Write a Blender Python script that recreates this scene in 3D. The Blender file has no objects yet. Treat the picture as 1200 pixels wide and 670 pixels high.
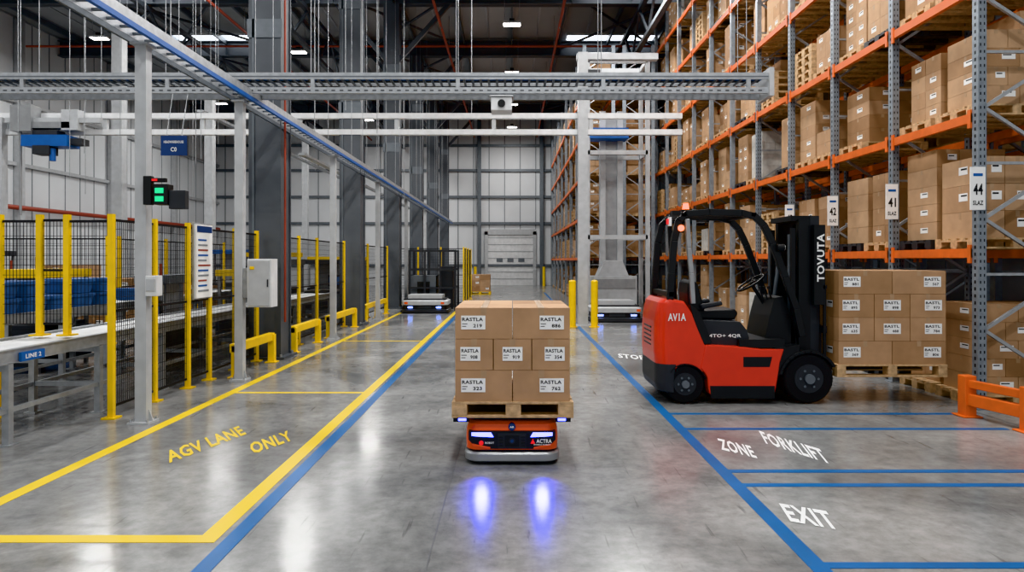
import bpy, math, random
from mathutils import Vector, Matrix
rng = random.Random(7)
scene = bpy.context.scene

# ---------------------------------------------------------------- materials
def mat(name, col, rough=0.5, metal=0.0, noise=0.08, scale=6.0, bump=0.0, emit=0.0, coat=0.0):
    m = bpy.data.materials.new(name); m.use_nodes = True
    nt = m.node_tree; n = nt.nodes; b = n['Principled BSDF']
    b.inputs['Roughness'].default_value = rough
    b.inputs['Metallic'].default_value = metal
    b.inputs['Coat Weight'].default_value = coat
    tc = n.new('ShaderNodeTexCoord'); nz = n.new('ShaderNodeTexNoise')
    nz.inputs['Scale'].default_value = scale; nz.inputs['Detail'].default_value = 3
    nt.links.new(tc.outputs['Object'], nz.inputs['Vector'])
    r = n.new('ShaderNodeValToRGB')
    lo = [max(0, c*(1-noise)) for c in col]; hi = [min(1, c*(1+noise)) for c in col]
    r.color_ramp.elements[0].position = .3; r.color_ramp.elements[1].position = .7
    r.color_ramp.elements[0].color = (*lo, 1); r.color_ramp.elements[1].color = (*hi, 1)
    nt.links.new(nz.outputs['Fac'], r.inputs['Fac'])
    nt.links.new(r.outputs['Color'], b.inputs['Base Color'])
    if bump:
        bp = n.new('ShaderNodeBump'); bp.inputs['Strength'].default_value = bump
        bp.inputs['Distance'].default_value = 0.01
        nt.links.new(nz.outputs['Fac'], bp.inputs['Height']); nt.links.new(bp.outputs['Normal'], b.inputs['Normal'])
    if emit:
        b.inputs['Emission Color'].default_value = (*col, 1); b.inputs['Emission Strength'].default_value = emit
    return m

M = {}
M['white']  = mat('white_paint', (.68,.69,.70), .45)
M['wall']   = mat('white_cladding', (.68,.70,.72), .5, noise=.04, scale=.6)
M['seam']   = mat('grey_seam', (.24,.26,.28), .6)
M['roof']   = mat('roof_deck', (.34,.355,.37), .6, noise=.08, scale=.5)
M['steel']  = mat('dark_grey_steel', (.105,.116,.130), .5, .1, noise=.1, scale=2)
M['steel2'] = mat('mid_grey_steel', (.16,.18,.20), .45, .3)
M['galv']   = mat('galvanised_steel', (.41,.43,.45), .38, .5, noise=.12, scale=14)
M['rackup'] = mat('rack_upright_steel', (.27,.305,.34), .42, .4, noise=.15, scale=12)
M['lgrey']  = mat('light_grey_paint', (.46,.475,.49), .4)
M['orange'] = mat('orange_beam', (.70,.15,.035), .42, noise=.12)
M['yellow'] = mat('safety_yellow', (.86,.56,.015), .4, noise=.06)
M['black']  = mat('black_plastic', (.016,.017,.018), .42)
M['dark']   = mat('charcoal', (.042,.045,.050), .5)
M['mesh']   = mat('black_wire', (.016,.016,.018), .5)
M['rubber'] = mat('tyre_rubber', (.014,.014,.015), .8, bump=.3, scale=60)
M['blue']   = mat('blue_paint', (.015,.11,.38), .4)
M['navy']   = mat('navy_sign', (.012,.045,.17), .4)
M['bluebin']= mat('blue_crate', (.045,.12,.30), .5, noise=.2)
M['red']    = mat('red_paint', (.66,.045,.020), .3, noise=.05, coat=.4)
M['redpipe']= mat('red_pipe', (.33,.07,.045), .45)
M['agvo']   = mat('robot_orange', (.85,.10,.012), .3, noise=.04, coat=.4)
M['silver'] = mat('silver_bumper', (.33,.34,.35), .35, .4)
M['label']  = mat('paper_label', (.85,.85,.84), .6, noise=.03)
M['wrap']   = mat('stretch_wrap', (.62,.60,.56), .25, noise=.12, scale=9)
M['ink']    = mat('ink', (.02,.02,.022), .6)
M['tape']   = mat('packing_tape', (.42,.28,.17), .3, noise=.1)
for i,c in enumerate([(.445,.275,.160),(.39,.235,.13),(.49,.315,.19),(.33,.19,.10)]):
    M['card%d'%i] = mat('cardboard_%d'%i, c, .75, noise=.10, scale=5, bump=.08)
M['wood']   = mat('pallet_wood', (.52,.35,.20), .7, noise=.28, scale=18, bump=.1)
M['bluelamp']= mat('blue_led', (.01,.06,1.0), .3, emit=16)
M['bluecore']= mat('blue_white_led', (.20,.34,1.0), .3, emit=12)
M['green']  = mat('green_screen', (.02,.6,.25), .3, emit=.9)
M['redlamp']= mat('red_lamp', (.8,.03,.03), .3, emit=.5)
M['amber']  = mat('amber_lamp', (1,.20,.03), .3, emit=4)
M['lens']   = mat('lamp_lens', (1,.98,.95), .3, emit=20)
M['sky']    = mat('rooflight_glazing', (.92,.96,1), .3, emit=4.5)
M['joint']  = mat('joint_sealant', (.12,.125,.13), .7)
def paint(name, col, wear):
    m = mat(name, col, .35, noise=.1, scale=3)
    nt=m.node_tree; n=nt.nodes; b=n['Principled BSDF']
    nz=n.new('ShaderNodeTexNoise'); nz.inputs['Scale'].default_value=22; nz.inputs['Detail'].default_value=8; nz.inputs['Roughness'].default_value=.7
    tc=n.new('ShaderNodeTexCoord'); nt.links.new(tc.outputs['Object'],nz.inputs['Vector'])
    r=n.new('ShaderNodeValToRGB'); r.color_ramp.elements[0].position=.25+wear; r.color_ramp.elements[1].position=.33+wear
    nt.links.new(nz.outputs['Fac'],r.inputs['Fac'])
    mx=n.new('ShaderNodeMixRGB'); mx.inputs['Color1'].default_value=(.26,.27,.27,1)
    src=b.inputs['Base Color'].links[0].from_socket
    nt.links.new(r.outputs['Color'],mx.inputs['Fac']); nt.links.new(src,mx.inputs['Color2']); nt.links.new(mx.outputs['Color'],b.inputs['Base Color'])
    return m
M['pyel']=paint('floor_paint_yellow',(.82,.59,.035),.04)
M['pblu']=paint('floor_paint_blue',(.012,.12,.33),.03)
M['pwht']=paint('floor_paint_white',(.85,.86,.87),.03)
# floor
def floor_mat():
    m=bpy.data.materials.new('polished_concrete'); m.use_nodes=True
    nt=m.node_tree;n=nt.nodes;L=nt.links.new;b=n['Principled BSDF']
    tc=n.new('ShaderNodeTexCoord')
    a=n.new('ShaderNodeTexNoise');a.inputs['Scale'].default_value=.75;a.inputs['Detail'].default_value=9;a.inputs['Roughness'].default_value=.62;a.inputs['Distortion'].default_value=.8
    c=n.new('ShaderNodeTexNoise');c.inputs['Scale'].default_value=9;c.inputs['Detail'].default_value=8;c.inputs['Roughness'].default_value=.7
    L(tc.outputs['Object'],a.inputs['Vector']);L(tc.outputs['Object'],c.inputs['Vector'])
    r=n.new('ShaderNodeValToRGB');e=r.color_ramp.elements
    e[0].position=.34;e[0].color=(.175,.178,.179,1);e[1].position=.66;e[1].color=(.335,.338,.335,1)
    L(a.outputs['Fac'],r.inputs['Fac'])
    r2=n.new('ShaderNodeValToRGB');e=r2.color_ramp.elements
    e[0].position=.28;e[0].color=(.68,.68,.68,1);e[1].position=.6;e[1].color=(1.05,1.05,1.05,1)
    L(c.outputs['Fac'],r2.inputs['Fac'])
    mx=n.new('ShaderNodeMixRGB');mx.blend_type='MULTIPLY';mx.inputs['Fac'].default_value=1
    L(r.outputs['Color'],mx.inputs['Color1']);L(r2.outputs['Color'],mx.inputs['Color2'])
    mp=n.new('ShaderNodeMapping');mp.inputs['Scale'].default_value=(14,1.1,1);mp.inputs['Rotation'].default_value=(0,0,.5)
    s=n.new('ShaderNodeTexNoise');s.inputs['Scale'].default_value=1.6;s.inputs['Detail'].default_value=6
    L(tc.outputs['Object'],mp.inputs['Vector']);L(mp.outputs['Vector'],s.inputs['Vector'])
    r3=n.new('ShaderNodeValToRGB');e=r3.color_ramp.elements
    e[0].position=.28;e[0].color=(.55,.55,.55,1);e[1].position=.36;e[1].color=(1,1,1,1)
    L(s.outputs['Fac'],r3.inputs['Fac'])
    mx2=n.new('ShaderNodeMixRGB');mx2.blend_type='MULTIPLY';mx2.inputs['Fac'].default_value=.8
    L(mx.outputs['Color'],mx2.inputs['Color1']);L(r3.outputs['Color'],mx2.inputs['Color2'])
    L(mx2.outputs['Color'],b.inputs['Base Color'])
    rr=n.new('ShaderNodeMapRange');rr.inputs['From Min'].default_value=.3;rr.inputs['From Max'].default_value=.7;rr.inputs['To Min'].default_value=.13;rr.inputs['To Max'].default_value=.27
    L(a.outputs['Fac'],rr.inputs['Value']);L(rr.outputs['Result'],b.inputs['Roughness'])
    b.inputs['Specular IOR Level'].default_value=.9
    bp=n.new('ShaderNodeBump');bp.inputs['Strength'].default_value=.05;bp.inputs['Distance'].default_value=.01
    L(c.outputs['Fac'],bp.inputs['Height']);L(bp.outputs['Normal'],b.inputs['Normal'])
    return m
M['floor']=floor_mat()

# ---------------------------------------------------------------- mesh builder
_text={}
def text_geo(s):
    if s in _text: return _text[s]
    cu=bpy.data.curves.new('t','FONT'); cu.body=s; cu.size=1; cu.resolution_u=2; cu.offset=.028; cu.space_character=1.08
    o=bpy.data.objects.new('t',cu); scene.collection.objects.link(o)
    dg=bpy.context.evaluated_depsgraph_get(); me=o.evaluated_get(dg).to_mesh()
    vs=[v.co.copy() for v in me.vertices]; fs=[tuple(p.vertices) for p in me.polygons]
    o.evaluated_get(dg).to_mesh_clear(); bpy.data.objects.remove(o); bpy.data.curves.remove(cu)
    x0=min(v.x for v in vs);x1=max(v.x for v in vs);y0=min(v.y for v in vs);y1=max(v.y for v in vs)
    vs=[Vector(((v.x-x0)/(x1-x0),(v.y-y0)/(y1-y0),0)) for v in vs]
    _text[s]=(vs,fs,(x1-x0)/(y1-y0)); return _text[s]

class MB:
    def __init__(s): s.v=[];s.f=[];s.m=[];s.sm=[];s.mats=[]
    def mi(s,k):
        if k not in s.mats: s.mats.append(k)
        return s.mats.index(k)
    def add(s,vs,fs,k,smooth=False):
        o=len(s.v); s.v+= [tuple(v) for v in vs]; i=s.mi(k)
        for f in fs: s.f.append(tuple(a+o for a in f)); s.m.append(i); s.sm.append(smooth)
    def box(s,x0,x1,y0,y1,z0,z1,k):
        if x0>x1:x0,x1=x1,x0
        if y0>y1:y0,y1=y1,y0
        if z0>z1:z0,z1=z1,z0
        s.add([(x0,y0,z0),(x1,y0,z0),(x1,y1,z0),(x0,y1,z0),(x0,y0,z1),(x1,y0,z1),(x1,y1,z1),(x0,y1,z1)],
              [(0,3,2,1),(4,5,6,7),(0,1,5,4),(1,2,6,5),(2,3,7,6),(3,0,4,7)],k)
    def bar(s,p,q,w,h,k,up=(0,0,1)):
        p=Vector(p);q=Vector(q);d=(q-p).normalized();u=Vector(up)
        if abs(d.dot(u))>.99:u=Vector((0,1,0))
        a=d.cross(u).normalized()*w/2;b=a.cross(d).normalized()*h/2
        vs=[p-a-b,p+a-b,p+a+b,p-a+b,q-a-b,q+a-b,q+a+b,q-a+b]
        s.add(vs,[(0,1,2,3),(4,7,6,5),(0,4,5,1),(1,5,6,2),(2,6,7,3),(3,7,4,0)],k)
    def cyl(s,p,q,r,k,n=12,r2=None):
        p=Vector(p);q=Vector(q);d=(q-p).normalized();u=Vector((0,0,1)) if abs(d.z)<.9 else Vector((1,0,0))
        a=d.cross(u).normalized();b=d.cross(a); r2=r if r2 is None else r2
        vs=[];
        for c,rr in((p,r),(q,r2)):
            for i in range(n):
                t=2*math.pi*i/n; vs.append(c+(a*math.cos(t)+b*math.sin(t))*rr)
        s.add(vs,[(i,(i+1)%n,n+(i+1)%n,n+i) for i in range(n)],k,True)
        s.add(vs[:n],[tuple(reversed(range(n)))],k); s.add(vs[n:],[tuple(range(n))],k)
    def prism(s,pts,y0,y1,k):   # pts in XZ extruded along Y
        n=len(pts); vs=[(x,y0,z) for x,z in pts]+[(x,y1,z) for x,z in pts]
        s.add(vs,[tuple(range(n)),tuple(reversed(range(n,2*n)))]+[(i,n+i,n+(i+1)%n,(i+1)%n) for i in range(n)],k)
    def rprism(s,pts,y0,y1,r,k,rt=.04):   # prism whose -X end is rounded in plan, edges eased
        xr=min(p[0] for p in pts); zt=max(p[1] for p in pts); n=len(pts); sl=[]
        for i in range(9):
            t=r*(1-math.cos(math.pi/2*i/8)); sl.append((t,r*(1-math.sin(math.pi/2*i/8))))
        S=[(y0+t,d) for t,d in sl]+[(y1-t,d) for t,d in reversed(sl)]
        vs=[]
        for y,d in S:
            e=rt*(d/r)**2
            for x,z in pts:
                if x<xr+r*1.6: x=xr+d+(x-xr)*(r*1.6-d)/(r*1.6)
                if z>zt-.3: z=z-e*(z-(zt-.3))/.3
                vs.append((x,y,z))
        s.add(vs[:n],[tuple(range(n))],k); s.add(vs[-n:],[tuple(reversed(range(n)))],k)
        for j in range(len(S)-1):
            s.add(vs[j*n:(j+2)*n],[(i,n+i,n+(i+1)%n,(i+1)%n) for i in range(n)],k,False)
    def ribbon(s,pts,t,y0,y1,k):
        P=[Vector(p) for p in pts];A=[];B=[]
        for i,p in enumerate(P):
            d=(P[min(i+1,len(P)-1)]-P[max(i-1,0)]).normalized();nn=Vector((-d.y,d.x))*t/2
            A.append(p+nn);B.append(p-nn)
        for i in range(len(P)-1):
            s.prism([A[i],A[i+1],B[i+1],B[i]],y0,y1,k)
    def tube(s,pts,r,k,n=8):
        for a,b in zip(pts[:-1],pts[1:]): s.cyl(a,b,r,k,n)
    def loft(s,secs,ks):  # secs: (z, x0,x1,y0,y1,rad)
        rings=[]
        for z,x0,x1,y0,y1,r in secs:
            ring=[]
            for cx,cy,a0 in((x1-r,y1-r,0),(x0+r,y1-r,90),(x0+r,y0+r,180),(x1-r,y0+r,270)):
                for j in range(7):
                    t=math.radians(a0+15*j); ring.append((cx+r*math.cos(t),cy+r*math.sin(t),z))
            rings.append(ring)
        n=28
        for i in range(len(rings)-1):
            s.add(rings[i]+rings[i+1],[(j,(j+1)%n,n+(j+1)%n,n+j) for j in range(n)],ks[i],True)
        s.add(rings[0],[tuple(reversed(range(n)))],ks[0]); s.add(rings[-1],[tuple(range(n))],ks[-1])
    def text(s,t,o,R,U,k):  # fills parallelogram o, o+R, o+U
        vs,fs,_=text_geo(t); o=Vector(o);R=Vector(R);U=Vector(U)
        s.add([o+R*v.x+U*v.y for v in vs],fs,k)
    def make(s,name,parent=None,bevel=0,seg=2):
        me=bpy.data.meshes.new(name); me.from_pydata(s.v,[],s.f)
        for k in s.mats: me.materials.append(M[k])
        me.polygons.foreach_set('material_index',s.m); me.polygons.foreach_set('use_smooth',s.sm); me.update()
        o=bpy.data.objects.new(name,me); scene.collection.objects.link(o)
        if parent: o.parent=parent
        if bevel:
            b=o.modifiers.new('bevel','BEVEL');b.width=bevel;b.segments=seg;b.limit_method='ANGLE';b.angle_limit=math.radians(40)
        return o
def group(name):
    o=bpy.data.objects.new(name,None); scene.collection.objects.link(o); o.empty_display_size=.2; return o

X0,X1,Y0,Y1,ZR=-19.0,14.0,-6.0,44.0,10.9
# ---------------------------------------------------------------- room shell
m=MB(); m.box(X0,X1,Y0,Y1,-.2,0,'floor'); m.make('floor')
m=MB()
m.box(X0,X1,Y0,Y1,ZR,ZR+.15,'roof')
x=X0
while x<X1:
    m.box(x,x+.07,Y0,Y1,ZR-.03,ZR,'galv'); x+=1.0
m.make('ceiling')
m=MB(); m.box(X0-.2,X0,Y0,Y1,0,ZR,'wall')
for y in range(int(Y0),int(Y1)): m.box(X0,X0+.02,y,y+.03,0,ZR,'seam')
m.make('wall_left')
m=MB(); m.box(X1,X1+.2,Y0,Y1,0,ZR,'wall')
for y in range(int(Y0),int(Y1),2): m.box(X1-.02,X1,y,y+.03,0,ZR,'seam')
m.make('wall_right')
m=MB(); m.box(X0,X1,Y1,Y1+.2,0,ZR,'wall')
x=X0+.5
while x<X1: m.box(x,x+.05,Y1-.03,Y1,0,ZR,'seam'); x+=1.0
m.make('wall_back')
m=MB()
for z in(1.2,3.9,5.6,7.3,8.9): m.box(X0,X1,Y1-.16,Y1-.04,z,z+.16,'steel2')
for x in(-16,-10.5,-5,-2.1,1.9,7.5): m.box(x-.12,x+.12,Y1-.3,Y1-.04,0,ZR-.1,'steel2')
m.make('trim_back')
m=MB()
for z in(5.2,7.6): m.box(X0+.03,X0+.15,Y0,Y1,z,z+.14,'lgrey')
for y in range(-4,44,6): m.box(X0+.03,X0+.28,y,y+.25,0,ZR-.1,'lgrey')
m.make('trim_left')
m=MB()
m.box(-1.55,1.35,Y1-.1,Y1-.02,0,3.25,'white')
for i in range(7): m.box(-1.55,1.35,Y1-.12,Y1-.1,.44*i+.4,.44*i+.425,'seam')
m.box(-1.75,-1.55,Y1-.18,Y1-.02,0,3.45,'lgrey'); m.box(1.35,1.55,Y1-.18,Y1-.02,0,3.45,'lgrey'); m.box(-1.75,1.55,Y1-.18,Y1-.02,3.25,3.6,'lgrey')
for i in range(3): m.box(-1.0+i*.7,-.6+i*.7,Y1-.13,Y1-.1,1.5,1.75,'steel2')
m.make('door_1')

# ---------------------------------------------------------------- floor markings
m=MB(); h=.003
m.box(-1.65,-1.55,2.2,22,0,h,'pblu'); m.make('floor_line_blue')
m=MB(); m.box(1.55,1.65,2.2,34,0,h,'pblu')
for y in(7.12,6.48,5.18,4.86,3.58): m.box(1.65,4.7 if y>6 else 6.2,y-.035,y+.035,0,h,'pblu')
m.make('floor_line_blue')
m=MB(); m.box(-1.80,-1.69,3.87,22,0,h,'pyel'); m.box(-6.5,-1.80,3.87,3.97,0,h,'pyel')
m.box(-3.45,-3.34,4.0,21,0,h,'pyel'); m.box(-3.34,-1.80,8.22,8.29,0,h,'pyel'); m.box(-3.34,-1.8,13.5,13.58,0,h,'pyel')
m.make('floor_line_yellow')
m=MB()
m.text('AGV LANE',(-2.70,5.38,.004),(.26,.90,0),(-.20,.31,0),'pyel')
m.text('ONLY',(-2.13,5.62,.004),(.19,.46,0),(-.17,.33,0),'pyel')
m.make('floor_lettering_yellow')
m=MB()
m.text('FORKLIFT',(2.215,5.95,.004),(.29,-.62,0),(.10,.46,0),'pwht')
m.text('ZONE',(1.77,5.76,.004),(.21,-.26,0),(.07,.38,0),'pwht')
m.text('EXIT',(1.705,4.18,.004),(.245,-.14,0),(.05,.31,0),'pwht')
m.text('STOP',(1.75,11.2,.004),(.4,-.25,0),(.06,.5,0),'pwht')
m.make('floor_lettering_white')
m=MB()
for y in(9.6,15.6,21.6,27.6,33.6): m.box(-12,10,y,y+.008,0,.0012,'joint')
for x in(-.45,4.9,-7): m.box(x,x+.006,2,43,0,.0012,'joint')
m.make('floor_joint')

# ---------------------------------------------------------------- columns and roof steel
colY=[11.3+5.8*k for k in range(6)]
for k,y in enumerate(colY):
    m=MB(); x=-4.0; w=.26; zt=ZR-.76
    m.box(x-w,x+w,y-.26,y-.225,0,zt,'steel'); m.box(x-w,x+w,y+.225,y+.26,0,zt,'steel'); m.box(x-.03,x+.03,y-.225,y+.225,0,zt,'steel')
    m.box(x+.2,x+.235,y-.225,y+.225,0,zt,'steel')
    m.box(x-.34,x+.34,y-.34,y+.34,0,.04,'steel')
    for z in(5.2,7.8): m.box(x-.28,x+.28,y-.275,y-.26,z,z+.3,'steel2')
    m.box(x-.2,x-.195+.03,y-.275,y-.26,.1,zt,'steel2')
    for dx in(-.27,.27):
        for dy in(-.28,.28): m.cyl((x+dx,y+dy,.04),(x+dx,y+dy,.08),.02,'galv',6)
    if k==0: m.cyl((x+.31,y-.2,.6),(x+.31,y-.2,zt),.018,'redpipe',8)
    m.make('steel_column')
for y in colY:
    m=MB()
    zb=ZR-.75
    m.box(X0,X1,y-.16,y+.16,zb,zb+.04,'steel'); m.box(X0,X1,y-.16,y+.16,ZR-.04-.1,ZR-.1,'steel'); m.box(X0,X1,y-.02,y+.02,zb,ZR-.1,'steel')
    for x in range(-18,14,2): m.box(x,x+.02,y-.15,y+.15,zb,ZR-.1,'steel')
    m.make('roof_rafter')
g=group('roof_bracing')
m=MB()
for x in range(-18,14,2): m.box(x-.04,x+.04,Y0,Y1,ZR-.26,ZR-.04,'steel2')
m.make('purlins',g)
m=MB()
for i in range(5):
    a,b=colY[i],colY[i+1]
    for xx in(-14,-6,2,8):
        m.cyl((xx,a,ZR-.35),(xx+4,b,ZR-.35),.05,'steel',8); m.cyl((xx+4,a,ZR-.4),(xx,b,ZR-.4),.05,'steel',8)
for y in colY:
    for s in(-1,1): m.bar((-4+s*.2,y,8.3),(-4+s*1.9,y,ZR-.7),.14,.14,'steel')
m.make('braces',g)
for gx in(-6.9,4.3,-12.2):
    m=MB()
    m.box(gx-.08,gx+.08,Y0,Y1-.3,ZR-.95,ZR-.8,'steel'); m.box(gx-.08,gx+.08,Y0,Y1-.3,8.7,8.82,'steel')
    y=Y0;u=0
    while y<Y1-1.6:
        m.bar((gx,y,8.8 if u else ZR-.9),(gx,y+1.45,ZR-.9 if u else 8.8),.07,.07,'steel'); y+=1.45;u=1-u
    m.make('lattice_girder')
for x,z in((-9,9.3),(-2.4,9.5),(1.6,9.5)):
    m=MB(); m.cyl((x,Y0,z),(x,Y1-.3,z),.045,'redpipe',8)
    for y in range(-4,43,3): m.cyl((x,y,z),(x,y,ZR),.012,'galv',5); m.cyl((x,y,z-.1),(x,y,z),.02,'galv',6)
    m.make('sprinkler_pipe')
m=MB()
for y in(26,38):
    m.cyl((X0+.5,y,9.75),(X1-.5,y,9.75),.04,'redpipe',8)
m.make('sprinkler_pipe')
m=MB(); m.cyl((X0+.3,Y0,3.6),(X0+.3,Y1-.4,3.6),.09,'redpipe',8); m.make('sprinkler_pipe')
nwin=0
for y in(1,8,15,22,28.6,35):
    for a,b in((-14,-10.6),(2.3,5.9),(-6.4,-5)):
        if a==-6.4 and y not in(8,22): continue
        nwin+=1
        m=MB(); m.box(a,b,y-.6,y+.6,ZR-.03,ZR-.005,'sky'); m.box(a-.08,b+.08,y-.68,y-.6,ZR-.08,ZR,'white'); m.box(a-.08,b+.08,y+.6,y+.68,ZR-.08,ZR,'white')
        m.make('window_%d'%nwin)
def lamp(x,y,z=9.4,P=225):
    g=group('high_bay_lamp'); m=MB()
    m.box(x-.3,x+.3,y-.16,y+.16,z,z+.07,'lgrey'); m.box(x-.08,x+.08,y-.1,y+.1,z+.07,z+.18,'dark')
    m.box(x-.27,x+.27,y-.13,y+.13,z-.012,z,'lens')
    for s in(-.25,.25): m.cyl((x+s,y,z+.07),(x+s,y,ZR),.006,'galv',5)
    m.make('fixture',g)
    l=bpy.data.lights.new('lamp_light','AREA'); l.shape='RECTANGLE'; l.size=.54; l.size_y=.26; l.energy=P; l.color=(1,.99,.97)
    o=bpy.data.objects.new('lamp_light',l); scene.collection.objects.link(o); o.location=(x,y,z-.02); o.parent=g
for y in(1.5,6.5,11.5,16.8,22.6,28.4,34.2,40): lamp(0,y)
for y in(2,8.2,14,19.8,25.6,31.4,38): lamp(-8,y)
for y in(4,14,24,34): lamp(-14.5,y)
for y in(2.5,8.2,14,19.8): lamp(3.4,y)

# ---------------------------------------------------------------- cartons and pallets
def pallet(m,x0,x1,y0,y1,z,h=.13,k='wood',nx=None):
    b=.02; n=5
    for i in range(n):
        yy=y0+(y1-y0-.1)*i/(n-1); m.box(x0,x1,yy,yy+.1,z+h-b,z+h,k)
    for i in range(3):
        xx=x0+(x1-x0-.1)*i/2; m.box(xx,xx+.1,y0,y1,z+h-2*b,z+h-b,k)
        for j in range(3):
            yy=y0+(y1-y0-.12)*j/2; m.box(xx,xx+.1,yy,yy+.12,z+b,z+h-2*b,k)
    for j in range(3):
        yy=y0+(y1-y0-.1)*j/2; m.box(x0,x1,yy,yy+.1,z,z+b,k)
def carton(m,x0,x1,y0,y1,z0,z1,faces='yx',lab=.6,txt=None,al=.5,k=None):
    k=k or 'card%d'%(rng.choice([0,0,0,1]) if txt else rng.choice([0,0,1,2,3])); gp=.003
    m.box(x0+gp,x1-gp,y0+gp,y1-gp,z0,z1-gp,k)
    w=x1-x0;d=y1-y0;hh=z1-z0
    if k=='wrap': return
    if 'y' in faces:
        m.box((x0+x1)/2-.022,(x0+x1)/2+.022,y0+gp-.0012,y0+gp,z1-gp-hh*.22,z1-gp,'tape')
        if txt:
            lw=min(.19,w*.52); lx=x0+.04+(w-.08-lw)*al; lz=z0+hh*.30; lh=hh*.44
            m.box(lx,lx+lw,y0+gp-.0035,y0+gp-.001,lz,lz+lh,'label'); yy=y0+gp-.0042
            m.text(txt,(lx+.008,yy,lz+lh*.60),(lw*.86,0,0),(0,0,lh*.26),'ink')
            m.text('%d'%rng.randint(100,999),(lx+lw*.5,yy,lz+lh*.14),(lw*.36,0,0),(0,0,lh*.26),'ink')
            m.box(lx+.008,lx+.05,yy,yy+.0005,lz+lh*.38,lz+lh*.43,'ink'); m.box(lx+.008,lx+.04,yy,yy+.0005,lz+lh*.2,lz+lh*.25,'ink')
        elif rng.random()<lab:
            lw=min(.15,w*.4);lx=x1-lw-w*.12;lz=z0+hh*.4
            m.box(lx,lx+lw,y0+gp-.002,y0+gp,lz,lz+hh*.32,'label'); m.box(lx+.01,lx+lw*.7,y0+gp-.003,y0+gp-.001,lz+hh*.2,lz+hh*.26,'ink')
    if 'x' in faces:
        if rng.random()<lab:
            lw=min(.15,d*.4);ly=y0+d*.3;lz=z0+hh*.4
            m.box(x0+gp-.002,x0+gp,ly,ly+lw,lz,lz+hh*.3,'label'); m.box(x0+gp-.003,x0+gp-.001,ly+.01,ly+lw*.75,lz+hh*.18,lz+hh*.24,'ink')
        m.box(x0+gp-.0012,x0+gp,(y0+y1)/2-.02,(y0+y1)/2+.02,z1-gp-hh*.25,z1-gp,'tape')
    if lab: m.box((x0+x1)/2-.025,(x0+x1)/2+.025,y0+gp,y1-gp,z1-gp,z1-gp+.0012,'tape')
def load(m,x0,x1,y0,y1,z0,rows,rh,pat=(2,3),ny=2,**kw):
    for r in range(rows):
        n=pat[r%len(pat)]; w=(x1-x0)/n; d=(y1-y0)/ny
        for i in range(n):
            if kw.get('ragged') and r==rows-1 and i==kw['ragged']%n: continue
            for j in range(ny):
                f=kw.get('faces','yx'); ff=''
                if j==0 and 'y' in f: ff+='y'
                if i==0 and 'x' in f: ff+='x'
                carton(m,x0+i*w,x0+(i+1)*w,y0+j*d,y0+(j+1)*d,z0+r*rh,z0+(r+1)*rh,ff,kw.get('lab',.6),kw.get('txt') if j==0 else None,al=(.05+.9*i/(n-1)) if n>1 else .5,k=kw.get('k') if (rng.random()<.8 or kw.get('k')=='wrap') else None)

# ---------------------------------------------------------------- racks
def rack(name,x0,depth,ys,levels,top,back=True,near=True):
    g=group(name); x1=x0+depth; m=MB(); pw=.09 if near else .12
    rows=[(x0,x1)]+([(x1+.25,x1+.25+depth)] if back else [])
    for ri,(a,b) in enumerate(rows):
        for y in ys:
            for xx in(a,b-pw):
                m.box(xx,xx+pw,y-.05,y+.05,0,top,'rackup')
                m.box(xx-.03,xx+pw+.03,y-.08,y+.08,0,.012,'rackup')
                if near and ri==0 and y<14:
                    z=.15
                    while z<6:
                        m.box(xx+.018,xx+.030,y-.0515,y-.05,z,z+.03,'black'); m.box(xx+.060,xx+.072,y-.0515,y-.05,z,z+.03,'black')
                        m.box(xx-.0015,xx,y-.012,y+.012,z,z+.035,'black'); z+=.075
            z=.25;u=0
            while z+.6<top:
                m.bar((a+pw if u else b-pw,y,z),(b-pw if u else a+pw,y,z+.6),.035,.035,'galv'); 
                z+=.6;u=1-u
                if int(z*10)%12<6: m.bar((a+pw,y,z),(b-pw,y,z),.03,.03,'galv')
        for y,yn in zip(ys[:-1],ys[1:]):
            for z in levels:
                for xx in(a-.012,b-.05): m.box(xx,xx+.055,y+.05,yn-.05,z-.10,z,'orange')
                if near:
                    m.box(a-.02,a,y+.05,y+.1,z-.16,z+.04,'orange'); m.box(a-.02,a,yn-.1,yn-.05,z-.16,z+.04,'orange')
    m.make('frames_and_beams',g)
    m=MB()
    for ri,(a,b) in enumerate(rows):
        for y,yn in zip(ys[:-1],ys[1:]):
            for li,z in enumerate([0]+list(levels)):
                gap=(levels+[top+.6])[li]-z-.12
                L=(yn-y-.16); n=2
                for j in range(n):
                    if rng.random()<(.07 if ri==0 else .3): continue
                    ya=y+.08+j*L/n+rng.uniform(.02,.07); yb=y+.08+(j+1)*L/n-.03
                    if ri==0 and rng.random()<.08 and y>8:
                        for q in range(rng.randint(4,6)): pallet(m,a+.06,b-.08,ya,yb,z+q*.135,.13,'wood')
                        continue
                    pk='wood' if rng.random()<.85 else 'dark'
                    pallet(m,a+.06,b-.08,ya,yb,z,.12,pk) if ri==0 else m.box(a+.06,b-.08,ya,yb,z+.02,z+.12,'wood')
                    rows_n=rng.choice([2,3,4,4,5]); rh=min(rng.choice([.2,.24,.3]),(gap-.25)/rows_n)
                    sx=rng.uniform(0,.12); kk='card%d'%rng.choice([0,1,2,2,3])
                    if ri==0 and rng.random()<.06 and y>10: kk='wrap'
                    load(m,a+.10+sx,b-.12,ya+.02,yb-.02,z+.12,rows_n,rh,pat=rng.choice([(2,),(2,3),(3,2),(3,)]),ny=rng.choice([1,2,2]) if near else 1,faces='yx' if ri==0 else 'y',lab=.5 if ri==0 else 0,ragged=rng.choice([None,None,1,2]),k=kk)
    m.make('pallet_loads',g)
    return g
ysA=[7.37+1.65*i for i in range(11)]
gA=rack('pallet_rack',5.0,1.1,ysA,[1.73,3.2,4.6,6.0,7.4,8.8],9.7)
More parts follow.
